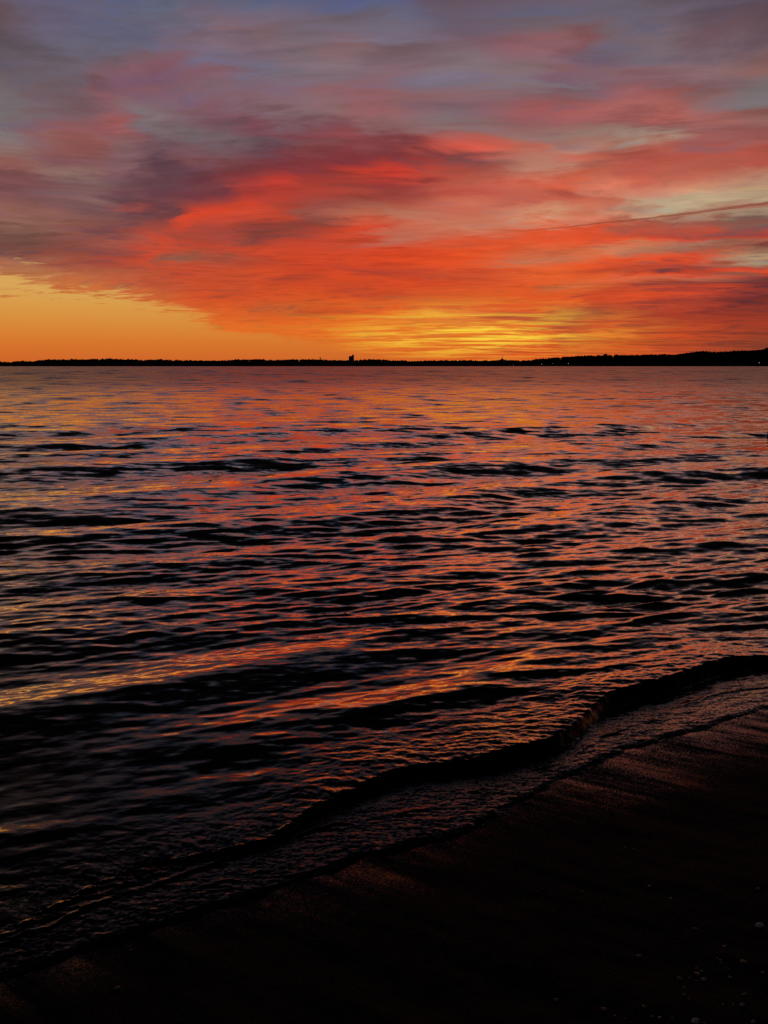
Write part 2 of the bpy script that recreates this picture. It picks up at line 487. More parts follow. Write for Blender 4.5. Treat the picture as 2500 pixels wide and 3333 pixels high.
front = n.add(n.add(fronts(0.9, 1.6, 1.0, 8.0, 18.0, 25.0, 50.0), fronts(0.45, 0.32, 2.0, 22.0, 45.0, 80.0, 160.0)),
              n.add(fronts(0.18, 0.030, 3.0, 70.0, 150.0, 300.0, 600.0), fronts(0.05, 0.006, 4.0, 300.0, 600.0, 0, 0)))
front = n.mul(front, 0.17)
pert = n.v('ADD', pert, n.comb(n.mul(front, 0.15), n.mul(front, -1.0), 0.0))
nrm = n.v('NORMALIZE', n.v('ADD', geo.outputs['Normal'], pert))
sh = n.v('DOT_PRODUCT', P, (ND[0], ND[1], 0))
rough = n.m('MULTIPLY', n.add(n.ma(n.step(dist, 6.0, 80.0), 0.21, 0.05), n.step(sh, 2.95, 2.6, 0.0, 0.07)), n.ma(patch, 0.3, 0.7))
gl = n.t.nodes.new('ShaderNodeBsdfGlossy')
gl.inputs['Color'].default_value = (1.0, 0.92, 0.78, 1)
n.put(gl.inputs['Roughness'], rough)
n.put(gl.inputs['Normal'], nrm)
deep = n.t.nodes.new('ShaderNodeBsdfDiffuse')
deep.inputs[0].default_value = (0.002, 0.003, 0.005, 1)
fr = n.t.nodes.new('ShaderNodeFresnel')
fr.inputs['IOR'].default_value = 1.34
n.put(fr.inputs['Normal'], nrm)
refl = n.m('MINIMUM', n.mul(n.m('POWER', fr.outputs[0], 2.2), 15.0), n.ma(n.step(dist, 10.0, 120.0), -0.36, 0.95))
ms = n.t.nodes.new('ShaderNodeMixShader')
n.put(ms.inputs[0], refl)
n.t.links.new(deep.outputs[0], ms.inputs[1])
n.t.links.new(gl.outputs[0], ms.inputs[2])
n.t.links.new(ms.outputs[0], o.inputs[0])

th1 = np.radians(np.arange(50.0, 0.45, -0.052))
th2 = np.radians(np.geomspace(0.44, 0.014, 46))
dep = np.concatenate([th1, th2])
R = EYE / np.tan(dep)
dR = np.gradient(R)
angs = np.radians(np.concatenate([np.linspace(-62, -32, 60, endpoint=False), np.linspace(-32, 32, 900, endpoint=False), np.linspace(32, 62, 61)]))
dA = np.gradient(angs)
RR, AA = np.meshgrid(R, angs, indexing='ij')
X, Y = RR * np.sin(AA), RR * np.cos(AA)
DRR = np.broadcast_to(dR[:, None], RR.shape)
DAA = np.broadcast_to(dA[None, :], RR.shape) * RR
T, S = X * TD[0] + Y * TD[1], X * ND[0] + Y * ND[1]
sc_ = along(cr, T) + 0.035 * fbm(T * 2.2, T * 0 + 7.0, 2, 5, 0.5) + 0.005 * fbm(X * 9, Y * 14, 3, 6)
sb_ = np.minimum(along(ba, T), sc_ - 0.07)
sf_ = np.minimum(along(fi, T) + 0.02 * fbm(T * 6, T * 0 + 1.0, 3, 3), sb_ - 0.04)
gust = 1.0 + 0.55 * fbm(X * 0.11 + 3, Y * 0.2, 3, 21)
calm = 0.48 + 0.52 * sstep(np.hypot((X + 1.6) / 2.6, (Y - 3.2) / 2.6), 0.4, 1.3)   # sheltered water
gust2 = calm + 0.7 * fbm(X * 0.35, Y * 0.6 + 9, 3, 27)
offs = np.clip(S - sc_, 0, None)
Z = np.zeros_like(X)
HX = np.zeros_like(X)
HY = np.zeros_like(X)
shore_ang = math.atan2(-ND[1], -ND[0])       # waves run in to the beach
toward = -math.pi / 2 + 0.10                 # the wind chop runs in towards the viewer
waves = []
for lam, slope, cnt, spread, mean in ((1.15, 0.022, 3, 0.2, shore_ang - 0.15),
                                      (0.70, 0.020, 5, 0.28, toward), (0.42, 0.028, 7, 0.26, toward), (0.27, 0.037, 10, 0.24, toward),
                                      (0.18, 0.038, 13, 0.25, toward), (0.115, 0.034, 16, 0.28, toward), (0.072, 0.030, 16, 0.33, toward)):
    for i in range(cnt):
        waves.append((lam * rng.uniform(0.8, 1.25), slope * rng.uniform(0.7, 1.3), mean + rng.normal(0, 1) * spread, rng.uniform(0, 2 * math.pi)))
X, Y, T, S, offs = (q.astype(np.float32) for q in (X, Y, T, S, offs))
bend1 = 0.9 * fbm(X * 0.2, Y * 0.2, 2, 17).astype(np.float32)
bend2 = 0.9 * fbm(X * 0.5 + 5, Y * 0.5, 2, 19).astype(np.float32)
sinA, cosA = np.sin(angs)[None, :].astype(np.float32), np.cos(angs)[None, :].astype(np.float32)
DR32, DA32, g1_, g2_ = DRR.astype(np.float32), DAA.astype(np.float32), gust.astype(np.float32), (gust * gust2).astype(np.float32)
for l, sl_, a, ph in waves:
    k = 2 * math.pi / l
    ca, sa = math.cos(a), math.sin(a)
    e_r = int(np.searchsorted(dR, l / (0.35 * 2.2)))
    q_ = slice(0, max(e_r, 2))
    x_, y_ = X[q_], Y[q_]
    arg = np.float32(k * ca) * x_ + np.float32(k * sa) * y_ + np.float32(ph)
    arg += bend1[q_] if l > 0.6 else 1.6 * bend2[q_]
    rel = np.abs(ca * sinA + sa * cosA)
    att = sstep(l / (DR32[q_] * rel + DA32[q_] * (1 - rel)), 2.2, 4.5)
    att *= sstep(offs[q_], 0.0, 0.5 + 0.5 * l) * 0.85 + 0.15 if l < 0.6 else sstep(offs[q_], 0.05, 0.6 + 0.45 * l)
    A = np.float32(sl_ / k) * att * (g1_ if l > 0.9 else g2_)[q_]
    Z[q_] += A * np.cos(arg)
    A *= 0.95 * np.sin(arg)
    HX[q_] -= A * ca
    HY[q_] -= A * sa
# low swell that shortens as it runs in over the shelving bed
for rot_, mul_, steep, ph in ((0.02, 1.0, 0.088, 0.4), (-0.13, 0.74, 0.075, 2.1), (0.16, 1.35, 0.065, 4.4)):
    nx_, ny_ = ND[0] * math.cos(rot_) - ND[1] * math.sin(rot_), ND[0] * math.sin(rot_) + ND[1] * math.cos(rot_)
    sd = np.maximum(X * nx_ + Y * ny_ - 2.5, 0.0)
    lam_ = (0.60 + 0.24 * np.minimum(sd, 9.0)) * mul_
    phase = np.where(sd < 9.0, np.log(np.maximum(lam_ / (0.60 * mul_), 1e-3)) / (0.24 * mul_), math.log(2.76 / 0.60) / (0.24 * mul_) + (sd - 9.0) / (2.76 * mul_)) * 2 * math.pi
    phase = phase + ph + bend1 * 1.3 + 0.5 * bend2
    att = sstep(lam_ / np.maximum(DR32, DA32 * 0.4), 2.6, 16.0) * sstep(offs, 0.05, 0.7)
    A = steep * (0.55 + 0.45 * sstep(sd, 1.2, 4.5)) * lam_ / (2 * math.pi) * att * np.clip(g1_ + 0.5 * bend2, 0.25, 1.6)
    Z += A * (np.cos(phase) + 0.22 * np.cos(2 * phase))
    q = 0.8 * A * np.sin(phase)
    HX += q * nx_
    HY += q * ny_
# the small breaker along the beach
hc = CREST_H * (0.85 + 0.45 * fbm(T * 0.9, T * 0 + 4.0, 3, 33))
hc = hc * (0.55 + 0.45 * sstep(T, 0.2, 1.4))
u = (S - sb_) / (sc_ - sb_)
bz = beach_z(T, S)
film = bz + 0.007 * sstep(S - sf_, -0.004, 0.05) - 0.012 * sstep(sf_ - S, 0.0, 0.03)
rip = 0.0016 * fbm(X * 18, Y * 44, 3, 44) + 0.0008 * fbm(X * 44, Y * 80, 2, 48)
lip = 0.0035 * np.exp(-((S - sf_ - 0.02) / 0.012) ** 2) * np.clip(0.4 + 1.6 * fbm(T * 11, S * 3, 3, 51), 0, 2)
# an older sheet of wash lying over the first
s2 = sf_ + 0.10 + 0.16 * np.abs(np.sin(T * 1.25 + 0.5)) + 0.03 * fbm(T * 5, T * 0, 2, 61)
lip += 0.006 * np.exp(-((S - s2) / 0.013) ** 2) * np.clip(0.5 + 1.5 * fbm(T * 4, S * 2, 3, 57), 0, 2) * sstep(S, sf_, sf_ + 0.08)
film = film + (rip + lip) * sstep(S - sf_, 0.0, 0.05)
face = sstep(u, 0.0, 1.0)
wave_side = hc * np.exp(-offs / 0.42) + Z * 1.0
Zt = np.where(S < sc_, film * (1 - face) + face * (hc + Z) + 0.010 * fbm(X * 13, Y * 26, 4, 71, 0.6) * face, wave_side + (0.003 + 0.006 * sstep(T, 0.6, 1.8)) * fbm(X * 13, Y * 26, 4, 71, 0.6) * np.exp(-offs / 0.35))
lean = -0.035 * np.exp(-((S - sc_) / 0.05) ** 2)
hor = sstep(offs, 0.0, 0.4)
Xd = X + HX * hor + ND[0] * lean
Yd = Y + HY * hor + ND[1] * lean
nr, nc = X.shape
keep_v = S > sf_ - 0.06
idx = np.arange(nr * nc).reshape(nr, nc)
quads = np.stack([idx[:-1, :-1], idx[:-1, 1:], idx[1:, 1:], idx[1:, :-1]], -1).reshape(-1, 4)
kv = keep_v.ravel()
quads = quads[kv[quads].all(1)]
used = np.zeros(nr * nc, bool)
used[quads.ravel()] = True
remap = np.cumsum(used) - 1
V = np.stack([Xd.ravel(), Yd.ravel(), Zt.ravel()], -1)[used]
_v = V[remap[quads[:1]][0]]
if np.cross(_v[1] - _v[0], _v[2] - _v[0])[2] < 0:
    quads = quads[:, ::-1]
water = mesh_obj('water', V, remap[quads].astype(np.int32), m_water, smooth=True)
tag(water, 'dark rippled lake reflecting the red sunset up to the far shore', kind='structure')

# ------------------------------------------------------------------ beach
m_sand, n, o = material('dark_wet_sand')
b = n.t.nodes.new('ShaderNodeBsdfPrincipled')
geo = n.t.nodes.new('ShaderNodeNewGeometry')
P = geo.outputs['Position']
tt = n.v('DOT_PRODUCT', P, (TD[0], TD[1], 0))
ss = n.v('DOT_PRODUCT', P, (ND[0], ND[1], 0))
k = n.noise(P, 90.0, 4.0, 0.6)
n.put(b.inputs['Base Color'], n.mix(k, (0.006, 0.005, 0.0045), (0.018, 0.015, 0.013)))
# the wet strip the last wash left, drained into rills
rill = n.noise(n.comb(n.ma(ss, 0.55, n.mul(tt, 1.0)), n.mul(ss, 0.12), 0.0), 9.0, 4.0, 0.6)
edge_n = n.noise(n.comb(tt, ss, 0.0), 1.6, 3.0, 0.5)
wet = n.step(n.add(ss, n.ma(n.sub(edge_n, 0.5), 0.5, n.mul(n.sub(rill, 0.5), 0.45))), 1.86, 2.45)
b.inputs['Roughness'].default_value = 0.75
b.inputs['Specular IOR Level'].default_value = 0.05
g1 = n.v('SUBTRACT', n.noise(P, 160.0, 3.0, 0.6, col=True), (0.5, 0.5, 0.5))
g2 = n.v('SUBTRACT', n.noise(n.comb(n.ma(ss, 0.55, tt), n.mul(ss, 0.15), 3.0), 14.0, 3.0, 0.6, col=True), (0.5, 0.5, 0.5))
pert = n.v('ADD', n.v('SCALE', g1, s=1.15), n.v('SCALE', g2, s=0.9))
nrm = n.v('NORMALIZE', n.v('ADD', geo.outputs['Normal'], n.v('MULTIPLY', pert, (1, 1, 0))))
n.put(b.inputs['Normal'], nrm)
gl = n.t.nodes.new('ShaderNodeBsdfGlossy')
gl.inputs['Roughness'].default_value = 0.2
n.put(gl.inputs['Normal'], nrm)
fr = n.t.nodes.new('ShaderNodeFresnel')
fr.inputs['IOR'].default_value = 1.34
n.put(fr.inputs['Normal'], nrm)
ms = n.t.nodes.new('ShaderNodeMixShader')
n.put(ms.inputs[0], n.m('MULTIPLY', n.mul(n.m('POWER', fr.outputs[0], 2.2), 12.0), wet, clamp=True))
n.t.links.new(b.outputs[0], ms.inputs[1])
n.t.links.new(gl.outputs[0], ms.inputs[2])
n.t.links.new(ms.outputs[0], o.inputs[0])


def axis(lo, dlo, dhi, hi, step, far_n):
    a = np.arange(dlo, dhi, step)
    l = dlo - np.geomspace(step, dlo - lo, far_n)[::-1]
    r = dhi + np.geomspace(step, hi - dhi, far_n)
    return np.concatenate([l, a, [dhi], r])


ta = axis(-5000, -2.2, 4.6, 5000, 0.014, 40)
sa_ = axis(-400, -0.6, 3.2, 5200, 0.014, 40)
TT, SS = np.meshgrid(ta, sa_, indexing='ij')
near = np.exp(-(np.maximum(np.abs(TT - 1.2) - 4, 0) + np.maximum(np.abs(SS - 1.2) - 3, 0)))
dry = sstep(SS, 2.1, 1.3)
ZZ = beach_z(TT, SS) + near * (0.003 * fbm(TT * 9, SS * 9, 3, 81) + dry * 0.010 * fbm(TT * 3.1, SS * 3.1, 3, 83) + dry * 0.004 * fbm(TT * 24, SS * 24, 2, 85)
                                + (1 - dry) * 0.0025 * fbm(TT * 8 + SS * 4.4, SS * 1.2, 2, 87))
BX, BY = TT * TD[0] + SS * ND[0], TT * TD[1] + SS * ND[1]
nr, nc = BX.shape
idx = np.arange(nr * nc).reshape(nr, nc)
quads = np.stack([idx[:-1, :-1], idx[1:, :-1], idx[1:, 1:], idx[:-1, 1:]], -1).reshape(-1, 4)
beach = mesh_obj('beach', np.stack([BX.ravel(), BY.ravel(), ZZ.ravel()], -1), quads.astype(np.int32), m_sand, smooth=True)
tag(beach, 'black wet sand beach sloping down to the lake in the lower corner', kind='structure')


def sand_at(x, y):
    t, s = x * TD[0] + y * TD[1], x * ND[0] + y * ND[1]
    t_, s_ = np.array([t]), np.array([s])
    d = sstep(s_, 2.1, 1.3)
    return float((beach_z(t_, s_) + 0.003 * fbm(t_ * 9, s_ * 9, 3, 81) + d * 0.010 * fbm(t_ * 3.1, s_ * 3.1, 3, 83) + d * 0.004 * fbm(t_ * 24, s_ * 24, 2, 85))[0])


# ------------------------------------------------------------------ far shore
D = 2700.0
m_wood = plain('wooded_hill', (0.020, 0.024, 0.016), 0.95, 0.0, 0.4, 0.02)
m_leaf = plain('far_foliage', (0.022, 0.028, 0.016), 0.95, 0.0, 0.4, 0.2)
m_bark = plain('bark', (0.03, 0.024, 0.018), 0.9, 0.0)
m_conc = plain('dark_cladding', (0.035, 0.033, 0.034), 0.8, 0.1)
m_steel = plain('painted_steel', (0.05, 0.045, 0.045), 0.7, 0.2)

prof_px = [(-1400, 1168), (-700, 1170), (-300, 1173), (0, 1176), (30, 1178), (50, 1175), (110, 1175), (140, 1171), (160, 1169), (200, 1169), (300, 1168), (345, 1167), (450, 1170), (520, 1170), (600, 1172), (700, 1173), (750, 1171), (800, 1169), (850, 1168), (875, 1171), (900, 1171), (950, 1169), (1050, 1169), (1080, 1171), (1130, 1172), (1160, 1172), (1190, 1169), (1250, 1169), (1270, 1172), (1320, 1173), (1335, 1175), (1360, 1174), (1420, 1172), (1500, 1172), (1600, 1173), (1634, 1169), (1660, 1172), (1700, 1173), (1725, 1171), (1745, 1168), (1800, 1164), (1870, 1158), (1900, 1157), (1960, 1155), (2070, 1154), (2150, 1152), (2200, 1153), (2230, 1148), (2270, 1142), (2300, 1143), (2350, 1144), (2400, 1140), (2450, 1138), (2480, 1135), (2500, 1133), (2700, 1126), (3000, 1132), (3900, 1150)]
pxs = np.array([p[0] for p in prof_px], float)
pys = np.array([p[1] for p in prof_px], float)


def bearing_of(px):
    return math.atan((px - IW / 2) / (F / math.cos(PITCH)))


pb = np.array([math.atan2(*ray(x, HORIZON)[:2]) for x in pxs])
pe = np.array([math.radians(azel(x, y)[1]) for x, y in zip(pxs, pys)])
RIDGE = D + 420.0


def ridge_h(b):
    return np.interp(b, pb, np.tan(pe)) * RIDGE + EYE


bs = np.radians(np.linspace(-44, 44, 900))
prof = np.array([0.0, 0.02, 0.05, 0.16, 0.36, 0.62, 0.86, 1.0, 0.98, 0.7, 0.2])
rad = np.array([0, 6, 20, 70, 150, 240, 330, 420, 480, 800, 1500.0])
BB, RI = np.meshgrid(bs, np.arange(len(rad)), indexing='ij')
shore_r = D + 60 * fbm(bs * 14, bs * 0 + 2, 3, 91)
rr = shore_r[:, None] + rad[RI] * ((RIDGE - shore_r) / 420.0)[:, None]
hz = -0.5 + (ridge_h(bs)[:, None] - 7.5) * prof[RI] + 1.2 * fbm(BB * 160, RI * 1.7, 3, 95) * (prof[RI] > 0.03)
hz[:, 0] = -3.0
nr, nc = hz.shape
idx = np.arange(nr * nc).reshape(nr, nc)
quads = np.stack([idx[:-1, :-1], idx[:-1, 1:], idx[1:, 1:], idx[1:, :-1]], -1).reshape(-1, 4)[:, ::-1]
hills = mesh_obj('hills', np.stack([(rr * np.sin(BB)).ravel(), (rr * np.cos(BB)).ravel(), hz.ravel()], -1), quads.astype(np.int32), m_wood, smooth=True)
tag(hills, 'low black wooded hills along the far shore, rising to the side', kind='structure')


def hill_z(bv, r):
    s0 = float(np.interp(bv, bs, shore_r))
    q = (r - s0) / ((RIDGE - s0) / 420.0)
    return -0.5 + (float(ridge_h(bv)) - 7.5) * float(np.interp(q, rad, prof))


# unit crown: a lumpy ball
def unit_ball(sub=1):
    bm = bmesh.new()
    bmesh.ops.create_icosphere(bm, subdivisions=sub, radius=1.0)
    bm.verts.ensure_lookup_table()
    v = np.array([p.co[:] for p in bm.verts])
    f = np.array([[q.index for q in p.verts] for p in bm.faces])
    bm.free()
    return v, f


bv0, bf0 = unit_ball(1)
tv, tf = [], []
cnt = 0
for i in range(5200):
    bvr = math.radians(random.uniform(-42, 42))
    if random.random() < 0.62:
        r = RIDGE + random.uniform(-26, 14)
    else:
        r = float(np.interp(bvr, bs, shore_r)) + random.uniform(14, 330)
    z = hill_z(bvr, r)
    w = random.uniform(3.0, 6.5)
    h = random.uniform(4.0, 6.5) * (1.12 if random.random() < 0.1 else 1.0)
    jit = 1 + 0.22 * rng.normal(size=(len(bv0), 1))
    vv = bv0 * jit * (w, w, h * 0.75) + (r * math.sin(bvr), r * math.cos(bvr), z + h * 0.55)
    tv.append(vv)
    tf.append(bf0 + cnt)
    cnt += len(bv0)
tl = mesh_obj('treeline', np.concatenate(tv), np.concatenate(tf).astype(np.int32), m_leaf)
tag(tl, 'dense black treeline covering the hills of the far shore', kind='stuff')


def spot(px, r):
    d = ray(px, HORIZON)
    h = math.hypot(d[0], d[1])
    return d[0] / h * r, d[1] / h * r, math.atan2(d[0], d[1])


def lump(name, centres, mat, parent):
    vs, fs, c = [], [], 0
    for (x, y, z, a, bq, cq) in centres:
        vv = bv0 * (1 + 0.15 * rng.normal(size=(len(bv0), 1))) * (a, bq, cq) + (x, y, z)
        vs.append(vv)
        fs.append(bf0 + c)
        c += len(bv0)
    return mesh_obj(name, np.concatenate(vs), np.concatenate(fs).astype(np.int32), mat, parent)


def tube(name, path, radii, mat, parent=None, sides=8):
    """tapered tube along a path with closed ends"""
    vs, fs = [], []
    path = [np.array(p, float) for p in path]
    for i, p in enumerate(path):
        d = path[min(i + 1, len(path) - 1)] - path[max(i - 1, 0)]
        d /= np.linalg.norm(d)
        up = np.array((0, 0, 1.0)) if abs(d[2]) < 0.9 else np.array((1.0, 0, 0))
        a = np.cross(d, up)
        a /= np.linalg.norm(a)
        bb = np.cross(a, d)
        for k in range(sides):
            q = 2 * math.pi * k / sides
            vs.append(p + radii[i] * (a * math.cos(q) + bb * math.sin(q)))
    for i in range(len(path) - 1):
        for k in range(sides):
            k2 = (k + 1) % sides
            fs.append((i * sides + k, i * sides + k2, (i + 1) * sides + k2, (i + 1) * sides + k))
    fs.append(tuple(range(sides))[::-1])
    fs.append(tuple(range((len(path) - 1) * sides, len(path) * sides)))
    return mesh_obj(name, vs, fs, mat, parent, smooth=True)


# single trees that stand clear of the treeline
for px, py, w, lab in ((526, 1167, 6, 'round crowned tree above the treeline left of the tower block'),
                       (357, 1164.5, 5, 'tallest tree on the low left stretch of the far shore'),
                       (1634, 1166.5, 9, 'broad tree at the foot of the thin radio mast'),
                       (1703, 1170, 5, 'small tree in the dip where the hill starts to climb'),
                       (1970, 1150.5, 10, 'clump like tree topping the first step of the climbing hill'),
                       (2492, 1130.5, 9, 'tree on the highest hilltop at the edge of the view')):
    x, y, bvr = spot(px, RIDGE - 4)
    z = hill_z(bvr, RIDGE - 4)
    top = math.tan(math.radians(azel(px, py)[1])) * RIDGE + EYE - z
    t = empty('tree', (x, y, z - 0.5))
    tag(t, lab, 'tree', 'trees standing clear of the far treeline')
    tube('trunk', [(0, 0, 0), (0.1, 0, top * 0.3), (0, 0.1, top * 0.75)], [0.5, 0.4, 0.15], m_bark, t, 6)
    cs = []
    for i in range(16):
        h = random.uniform(0.45, 0.88)
        q = w * 0.55 * (1.1 - abs(h - 0.55)) * random.random() ** 0.5
        a = random.uniform(0, 6.28)
        cs.append((q * math.cos(a), q * math.sin(a), h * top, w * 0.34, w * 0.34, top * 0.13))
    lump('crown', cs, m_leaf, t)


def box(name, x0, x1, y0, y1, z0, z1, mat, parent, tops=None):
    """box whose four top corners may have heights of their own"""
    tz = tops or (z1, z1, z1, z1)
    vs = [(x0, y0, z0), (x1, y0, z0), (x1, y1, z0), (x0, y1, z0), (x0, y0, tz[0]), (x1, y0, tz[1]), (x1, y1, tz[2]), (x0, y1, tz[3])]
    return mesh_obj(name, vs, [(3, 2, 1, 0), (0, 1, 5, 4), (1, 2, 6, 5), (2, 3, 7, 6), (3, 0, 4, 7), (4, 5, 6, 7)], mat, parent)


# tower block with a sloping top
m_win = plain('dim_glass', (0.02, 0.022, 0.026), 0.25, 0.5)
BR = RIDGE + 60
x, y, bvr = spot(1144, BR)
m_per_px = BR / F * math.cos(bvr) / math.cos(PITCH)
zg = hill_z(bvr, BR) - 2.0
zt_ = lambda py: math.tan(math.radians(azel(1144, py)[1])) * BR + EYE
tb = empty('tower_block', (x, y, zg))
tb.rotation_euler = (0, 0, -bvr)
tag(tb, 'lone dark tower block with sloping top standing above the far trees', 'building')
hw = 8.2 * m_per_px
l0, l1 = zt_(1160.8) - zg, zt_(1157.2) - zg
box('wall', -hw, hw, -7, 7, 0, l0, m_conc, tb, (l0, l1, l1, l0))
box('roof', -hw - 0.3, hw + 0.3, -7.3, 7.3, l0, l0, m_steel, tb, (l0 + 0.7, l1 + 0.7, l1 + 0.7, l0 + 0.7)).location = (0, 0, 0.02)
rp = zt_(1154.6) - zg
box('rooftop_plant_room', hw * 0.28, hw * 0.98, -4, 4, l0 + (l1 - l0) * 0.7, rp, m_conc, tb, (rp + 1.2, rp - 1.0, rp - 1.0, rp + 1.2))
tube('rooftop_aerial', [(hw * 0.36, 0, rp), (hw * 0.36, 0, zt_(1152.6) - zg)], [0.7, 0.3], m_steel, tb, 6)
storeys = 8
fh = (l0 - 14) / storeys
for i in range(storeys):
    zz = 14 + i * fh
    for j in range(5):
        cxw_ = -hw + (j + 0.5) * 2 * hw / 5
        box('window', cxw_ - hw / 5 * 0.66, cxw_ + hw / 5 * 0.66, -7.18, -7.02, zz + fh * 0.25, zz + fh * 0.82, m_win, tb)

# water tower
x, y, bvr = spot(1043, RIDGE + 10)
zg = hill_z(bvr, RIDGE + 10)
top = math.tan(math.radians(azel(1043, 1163)[1])) * RIDGE + EYE - zg
wtow = empty('water_tower', (x, y, zg))
tag(wtow, 'small water tower with a round tank rising over the far trees', 'tower')
tube('stem', [(0, 0, 0), (0, 0, top * 0.4), (0, 0, top * 0.72)], [1.3, 0.9, 1.2], m_steel, wtow, 10)
tube('tank', [(0, 0, top * 0.62), (0, 0, top * 0.72), (0, 0, top * 0.84), (0, 0, top * 0.95), (0, 0, top)], [1.3, 2.6, 2.9, 2.0, 0.4], m_steel, wtow, 14)

# radio mast
x, y, bvr = spot(1634.5, RIDGE + 4)
zg = hill_z(bvr, RIDGE + 4)
top = math.tan(math.radians(azel(1634.5, 1156.5)[1])) * RIDGE + EYE - zg
rm = empty('radio_mast', (x, y, zg))
tag(rm, 'thin radio mast standing on the far ridge below the yellow clouds', 'mast')
tube('pole', [(0, 0, 0), (0, 0, top * 0.6), (0, 0, top)], [0.7, 0.55, 0.3], m_steel, rm, 6)
tube('antenna_drum', [(0, 0, top * 0.62), (0, 0, top * 0.82)], [0.85, 0.85], m_steel, rm, 8)
for a in (0, 2.094, 4.188):
    tube('guy_wire', [(0, 0, top * 0.8), (top * 0.4 * math.cos(a), top * 0.4 * math.sin(a), 0)], [0.05, 0.05], m_steel, rm, 4)

# lit lamps among the trees of the shore
m_lamp, n, o = material('lamp_glow')
e_ = n.t.nodes.new('ShaderNodeEmission')
e_.inputs[0].default_value = (0.95, 0.97, 1.0, 1)
e_.inputs[1].default_value = 0.75
n.t.links.new(e_.outputs[0], o.inputs[0])
for px, py, k, lab in ((1763, 1185.8, 1.0, 'white lamp on the far shore, nearest to the radio mast'),
                       (1849.5, 1183.0, 1.05, 'white lamp on the far shore, higher of the close pair'),
                       (2470.5, 1181.0, 1.05, 'white lamp below the highest hill at the edge of the view'),
                       (1799, 1183.0, 0.5, 'faint lamp between the two white lamps of the far shore'),
                       (1671, 1188.5, 0.5, 'faint lamp low on the far shore below the radio mast')):
    r = D - 75
    x, y, bvr = spot(px, r)
    z = math.tan(math.radians(azel(px, py)[1])) * r + EYE
    L = empty('shore_lamp', (x, y, -1.0))
    tag(L, lab, 'lamp', 'lit lamps along the far shore')
    tube('post', [(0, 0, 0), (0, 0, (z + 1) * 0.6), (0, 0, z + 0.5)], [0.25, 0.15, 0.12], m_steel, L, 6)
    vv, ff = unit_ball(2)
    mesh_obj('lamp_globe', vv * 0.72 * k + (0, 0, z + 1.0), ff.astype(np.int32), m_lamp, L, smooth=True)
    box('lamp_cap', -0.6, 0.6, -0.6, 0.6, z + 1.0 + 0.74 * k, z + 1.25 + 0.74 * k, m_steel, L)

# two small pale sails off the far shore
m_sail = plain('sail_cloth', (0.62, 0.62, 0.6), 0.8, 0.2, 0.05)
m_hull = plain('white_hull', (0.5, 0.5, 0.5), 0.5, 0.4, 0.05)
for px, py, lab in ((482, 1186.2, 'tiny pale sailboat showing against the dark far shore'),
                    (313, 1187.3, 'fainter sailboat farther along the left shore')):
    r = D - 260
    x, y, bvr = spot(px, r)
    top = math.tan(math.radians(azel(px, py)[1])) * r + EYE
    s_ = empty('sailboat', (x, y, 0))
    tag(s_, lab, 'sailboat', 'sailboats off the far shore')
    hl = 2.6
    st = [(-hl, 0.1), (-hl * .5, 0.75), (0, 0.95), (hl * .6, 0.85), (hl, 0.6)]
    vs, fs = [], []
    for (xx, ww) in st:
        vs += [(xx, -ww, 0.85), (xx, -ww * 0.55, -0.1), (xx, ww * 0.55, -0.1), (xx, ww, 0.85)]
    for i in range(4):
        for k in range(4):
            fs.append((i * 4 + k, i * 4 + (k + 1) % 4, (i + 1) * 4 + (k + 1) % 4, (i + 1) * 4 + k))
    fs += [(0, 1, 2, 3), (19, 18, 17, 16)]
    mesh_obj('hull', vs, fs, m_hull, s_)
    tube('pole', [(0, 0, 0.6), (0, 0, top)], [0.09, 0.05], m_steel, s_, 6)
    mesh_obj('sail', [(0.1, -0.04, 1.5), (2.2, -0.3, 1.5), (0.1, -0.04, top - 0.2), (0.1, 0.04, 1.5), (2.2, -0.22, 1.5), (0.1, 0.04, top - 0.2)],
             [(0, 1, 2), (5, 4, 3), (0, 3, 4, 1), (1, 4, 5, 2), (2, 5, 3, 0)], m_sail, s_)

# dark rock breaking the surface
m_rock = plain('wet_rock', (0.02, 0.018, 0.018), 0.35, 0.4, 0.4, 6.0)
rv, rf = unit_ball(3)
g = ground(2522, 1416)
k_ = 1 + 0.16 * pnoise(rv[:, 0] * 2.1 + 5, rv[:, 1] * 2.1 + rv[:, 2] * 1.7, 66)[:, None] + 0.08 * pnoise(rv[:, 0] * 5, rv[:, 1] * 5 + rv[:, 2] * 4, 68)[:, None]
rk = mesh_obj('rock', rv * k_ * (0.16, 0.2, 0.30), rf.astype(np.int32), m_rock)
rk.location = (g[0], g[1], -0.02)
tag(rk, 'dark rock breaking the water, half cut by the edge of the view', 'rock')

# ------------------------------------------------------------------ contrail
m_con, n, o = material('vapour')
tcn = n.t.nodes.new('ShaderNodeTexCoord')
gx = n.sep(tcn.outputs['Generated'])[0]
kk = n.noise(tcn.outputs['Object'], 0.004, 4.0, 0.6)
lw = n.t.nodes.new('ShaderNodeLayerWeight')
lw.inputs[0].default_value = 0.4
soft = n.step(lw.outputs['Facing'], 0.98, 0.55)
alpha = n.mul(n.mul(n.step(gx, 0.0, 0.22), n.ma(kk, 0.2, 0.40)), soft)
df = n.t.nodes.new('ShaderNodeBsdfTranslucent')
df.inputs[0].default_value = (0.8, 0.74, 0.74, 1)
tr = n.t.nodes.new('ShaderNodeBsdfTransparent')
mx = n.t.nodes.new('ShaderNodeMixShader')
n.put(mx.inputs[0], alpha)
n.t.links.new(tr.outputs[0], mx.inputs[1])
n.t.links.new(df.outputs[0], mx.inputs[2])
n.t.links.new(mx.outputs[0], o.inputs[0])
